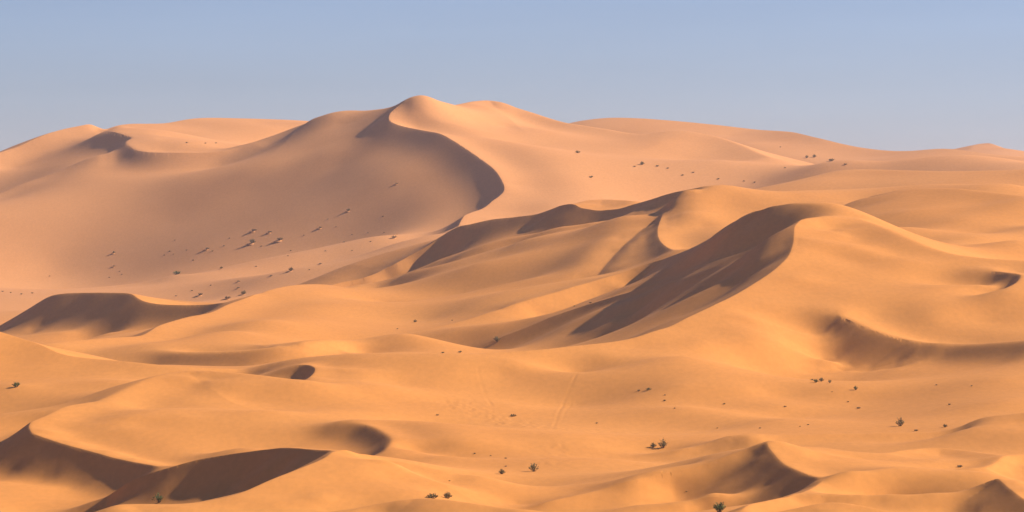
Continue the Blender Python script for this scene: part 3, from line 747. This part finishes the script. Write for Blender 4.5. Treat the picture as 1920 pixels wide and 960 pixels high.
def shrub(px, py, w, shape, mat, label, group=None, mound=False, name='desert_shrub', cat='shrub'):
    X, Y = place(px, py)
    size = w * Y / F
    rng = random.Random(int(px * 7 + py * 131))
    e = bpy.data.objects.new(name, None); col.objects.link(e)
    e.empty_display_size = 0.3
    e.location = (X, Y, ground(X, Y) + EYE); e.scale = (size, size, size)
    tag(e, label, cat, group)
    fm, sm = SHRUB_MESH[(shape, mat, rng.randrange(2))]
    rz = rng.uniform(0, 6.28) if shape != 'lean' else 0.0
    if mound:
        o = bpy.data.objects.new('sand_mound', MOUND[rng.randrange(2)]); col.objects.link(o); o.parent = e
    for nm, me in (('foliage', fm), ('stems', sm)):
        o = bpy.data.objects.new(nm, me); col.objects.link(o); o.parent = e
        o.rotation_euler = (0, 0, rz)
        o.location = (0.06, 0, 0.10) if mound else (0, 0, 0)
    return e

# the ones large enough to tell apart
for a in [
    (30, 726, 17, 'dome', 'green', 'lone round green shrub on the bare sunlit slope at far left'),
    (299, 941, 22, 'lean', 'green', 'bright green leaning tuft in the shaded hollow at bottom left'),
    (812, 934, 24, 'low', 'olive', 'low spreading olive shrub on the small crest at bottom centre, the left of two'),
    (839, 935, 19, 'dome', 'olive', 'upright olive shrub on the small crest at bottom centre, the right of two'),
    (1001, 884, 20, 'broom', 'olive', 'tall upright grey-green shrub on the flat sand below the centre'),
    (941, 889, 15, 'dome', 'olive', 'small olive shrub just left of the tall one on the flat sand'),
    (1225, 839, 14, 'dome', 'olive', 'smaller left shrub of the pair where the footprints reach the low ridge'),
    (1243, 840, 20, 'broom', 'olive', 'larger right shrub of the pair at the foot of the low ridge'),
    (962, 781, 13, 'low', 'olive', 'small shrub between the two board tracks at the foot of the slope'),
    (1349, 960, 30, 'dome', 'green', 'green shrub cut by the bottom edge right of centre'),
    (1800, 876, 12, 'low', 'dry', 'pale dry tuft in the lens-shaped hollow at lower right'),
    (1688, 799, 19, 'broom', 'olive', 'wide ragged shrub near the low crest at right, largest of its row'),
    (1718, 808, 9, 'low', 'dry', 'tiny tuft behind the low crest, right of the wide ragged shrub'),
    (1772, 801, 10, 'dome', 'olive', 'small shrub behind the low crest where it starts to rise at right'),
    (1523, 713, 7, 'low', 'olive', 'smallest leftmost bush of the cluster below the grooved hollow'),
    (1530, 717, 11, 'dome', 'green', 'rounded green bush in the middle of the cluster below the grooved hollow'),
    (1540, 715, 11, 'dome', 'olive', 'greyer bush right of the middle in the cluster below the grooved hollow'),
    (1556, 718, 8, 'broom', 'olive', 'upright rightmost bush of the cluster below the grooved hollow'),
    (1605, 731, 10, 'broom', 'green', 'single bush with a long shadow right of the cluster below the grooved hollow'),
    (1780, 759, 8, 'low', 'dry', 'small dry bush on the brown flat at right'),
    (1610, 766, 9, 'low', 'dry', 'flat dry tuft on the brown flat below the grooved hollow'),
    (1216, 731, 12, 'low', 'olive', 'low olive tuft at the foot of the star dune, right one of two'),
    (1198, 733, 8, 'low', 'dry', 'low dry tuft at the foot of the star dune, left one of two'),
    (1246, 752, 8, 'low', 'olive', 'small dark tuft below the pair at the foot of the star dune'),
    (778, 604, 8, 'dome', 'olive', 'small dark tuft on the sunlit slope of the pale ridge dune'),
    (933, 640, 14, 'lean', 'olive', 'dark tuft with a slanting shadow at the low end of the shaded arm'),
    (863, 661, 9, 'low', 'olive', 'small tuft at the tip of the shaded arm, touching the lit crest'),
    (331, 514, 17, 'low', 'green', 'bright green bush at the foot of the great shaded face'),
    (1204, 309, 10, 'dome', 'olive', 'dark bush on the sunlit flank of the great dune, largest there'),
    (1083, 287, 12, 'low', 'olive', 'dark flat tuft high on the sunlit flank of the great dune'),
    (1109, 333, 9, 'low', 'olive', 'dark tuft low on the sunlit flank of the great dune'),
    (1513, 296, 8, 'dome', 'olive', 'left bush of the two side by side on the far right slope'),
    (1527, 295, 9, 'dome', 'olive', 'right bush of the two side by side on the far right slope'),
    (1559, 302, 13, 'low', 'olive', 'wide dark bush right of the two on the far right slope'),
    (1585, 309, 8, 'low', 'dry', 'last faint bush at the right end of the far right row')]:
    shrub(*a, group='shrubs on the dunes')

# mounds of sand held by tufts on the shaded face of the great dune
for i, (px, py, w, label) in enumerate([
    (475, 434, 17, 'dark tuft on a sand mound, top left of the cluster on the great shaded face'),
    (505, 437, 13, 'smaller dark tuft on a mound, top right of the cluster on the great shaded face'),
    (472, 457, 19, 'broad tufted mound, bottom left of the cluster on the great shaded face'),
    (524, 452, 21, 'widest tufted mound, bottom right of the cluster on the great shaded face'),
    (388, 468, 15, 'tufted mound standing just left of the cluster on the great shaded face'),
    (213, 475, 9, 'upper one of two small tufted mounds far left on the shaded face'),
    (213, 500, 9, 'lower one of two small tufted mounds far left on the shaded face'),
    (600, 428, 12, 'tufted mound standing alone right of the cluster on the shaded face'),
    (653, 396, 11, 'tufted mound with a long shadow, half way up the great shaded face'),
    (743, 345, 9, 'highest tufted mound on the great shaded face, near the dark crest band'),
    (738, 447, 16, 'flat tufted mound at the right end of the shaded foot, by the long ridge'),
    (545, 509, 16, 'tufted mound on the pale flat, upper right of the row above the pale ridge dune'),
    (600, 496, 10, 'small tufted mound on the pale flat, last towards the long ridge'),
    (508, 518, 9, 'small tufted mound on the pale flat, left of the wider one'),
    (415, 504, 9, 'small tufted mound just right of the bright green bush at the foot'),
    (447, 529, 10, 'upper one of two small tufted mounds stacked above the pale ridge crest'),
    (446, 541, 10, 'lower one of two small tufted mounds stacked above the pale ridge crest'),
    (456, 553, 17, 'tufted mound touching the pale ridge crest line, rightmost of three'),
    (425, 562, 21, 'wide tufted mound right behind the dark crescent dune, middle of three'),
    (375, 555, 18, 'tufted mound behind the lit rim of the dark crescent dune, leftmost of three')]):
    shrub(px, py, w * 0.72, ('low', 'low', 'dome')[i % 3], ('dry', 'dry', 'olive')[i % 3], label, 'mounds with tufts below the great shaded face', True, 'tuft_on_mound', 'tuft')
for i, (px, py, w) in enumerate([(398, 471, 7), (420, 461, 7), (350, 469, 6), (318, 471, 7), (308, 479, 6), (362, 488, 6), (570, 441, 6), (580, 506, 6), (718, 406, 6), (695, 453, 6), (645, 454, 7), (720, 436, 5), (690, 436, 5), (615, 411, 5), (610, 471, 6), (328, 450, 5), (430, 447, 6), (490, 462, 6), (545, 470, 5), (480, 500, 6), (540, 480, 5), (660, 440, 5), (630, 425, 5), (205, 520, 5), (224, 509, 5), (228, 515, 5), (93, 518, 5), (330, 555, 6), (395, 535, 6), (360, 545, 6), (660, 470, 5), (5, 547, 7), (20, 549, 6), (40, 552, 8), (60, 550, 7), (325, 477, 5)]):
    shrub(px, py, w * 0.8, 'low', 'dry', 'tiny dull tuft scattered over the lower shaded face of the great dune', 'tiny tufts on the shaded face', False, 'grass_tuft', 'tuft')
for i, (px, py, w) in enumerate([(1190, 313, 6), (1233, 312, 7), (1252, 316, 6), (1347, 336, 6), (1300, 324, 6), (1280, 329, 6), (1415, 342, 6), (1472, 315, 5), (1463, 276, 4), (350, 268, 5), (385, 269, 5), (405, 269, 5), (1395, 340, 5)]):
    shrub(px, py, w, 'low', ('dry', 'olive')[i % 2], 'tiny far tuft, a dark speck on sunlit sand of the distant dunes', 'specks of far tufts', False, 'grass_tuft', 'tuft')
for i, (px, py, w) in enumerate([(948, 875, 7), (948, 860, 7), (1247, 741, 6), (1265, 766, 6), (1119, 794, 7), (1358, 758, 8), (1472, 763, 8), (1425, 803, 6), (820, 779, 8), (890, 851, 7), (843, 902, 5), (745, 617, 5), (848, 601, 5), (830, 662, 8), (1107, 568, 8), (1077, 574, 6), (1756, 722, 6), (1822, 724, 6), (1590, 754, 6), (1515, 797, 6), (1345, 803, 5), (1500, 800, 5), (1287, 922, 5), (920, 855, 5), (1560, 735, 4)]):
    shrub(px, py, w * 0.85, 'low', ('dry', 'olive')[i % 2], 'tiny dry tuft alone on the smooth sand between the nearer dunes', 'tiny tufts between the nearer dunes', False, 'grass_tuft', 'tuft')


# ------------------------------------------------------------------ haze
def haze():
    x, y0, y1, z0, z1 = 5200.0, -300.0, 5200.0, -13.5, 135.0
    me = bpy.data.meshes.new('haze')
    vs_ = [(sx * x, y, z) for z in (z0, z1) for y in (y0, y1) for sx in (-1, 1)]
    me.from_pydata(vs_, [], [(0, 2, 3, 1), (4, 5, 7, 6), (0, 1, 5, 4), (2, 6, 7, 3), (0, 4, 6, 2), (1, 3, 7, 5)])
    o = bpy.data.objects.new('haze', me); col.objects.link(o)
    m = bpy.data.materials.new('haze'); m.use_nodes = True
    N, L = m.node_tree.nodes, m.node_tree.links; N.clear()
    out = N.new('ShaderNodeOutputMaterial'); pv = N.new('ShaderNodeVolumePrincipled')
    pv.inputs['Color'].default_value = (1.0, 0.80, 0.86, 1)
    pv.inputs['Density'].default_value = HAZE_DENSITY
    pv.inputs['Anisotropy'].default_value = 0.25
    L.new(pv.outputs[0], out.inputs['Volume'])
    me.materials.append(m)
    tag(o, label='thin pale desert haze over the dunes', cat='haze', kind='stuff')
HAZE_DENSITY = 0.000095
haze()
print('script %.1fs' % (time.time() - T_START))
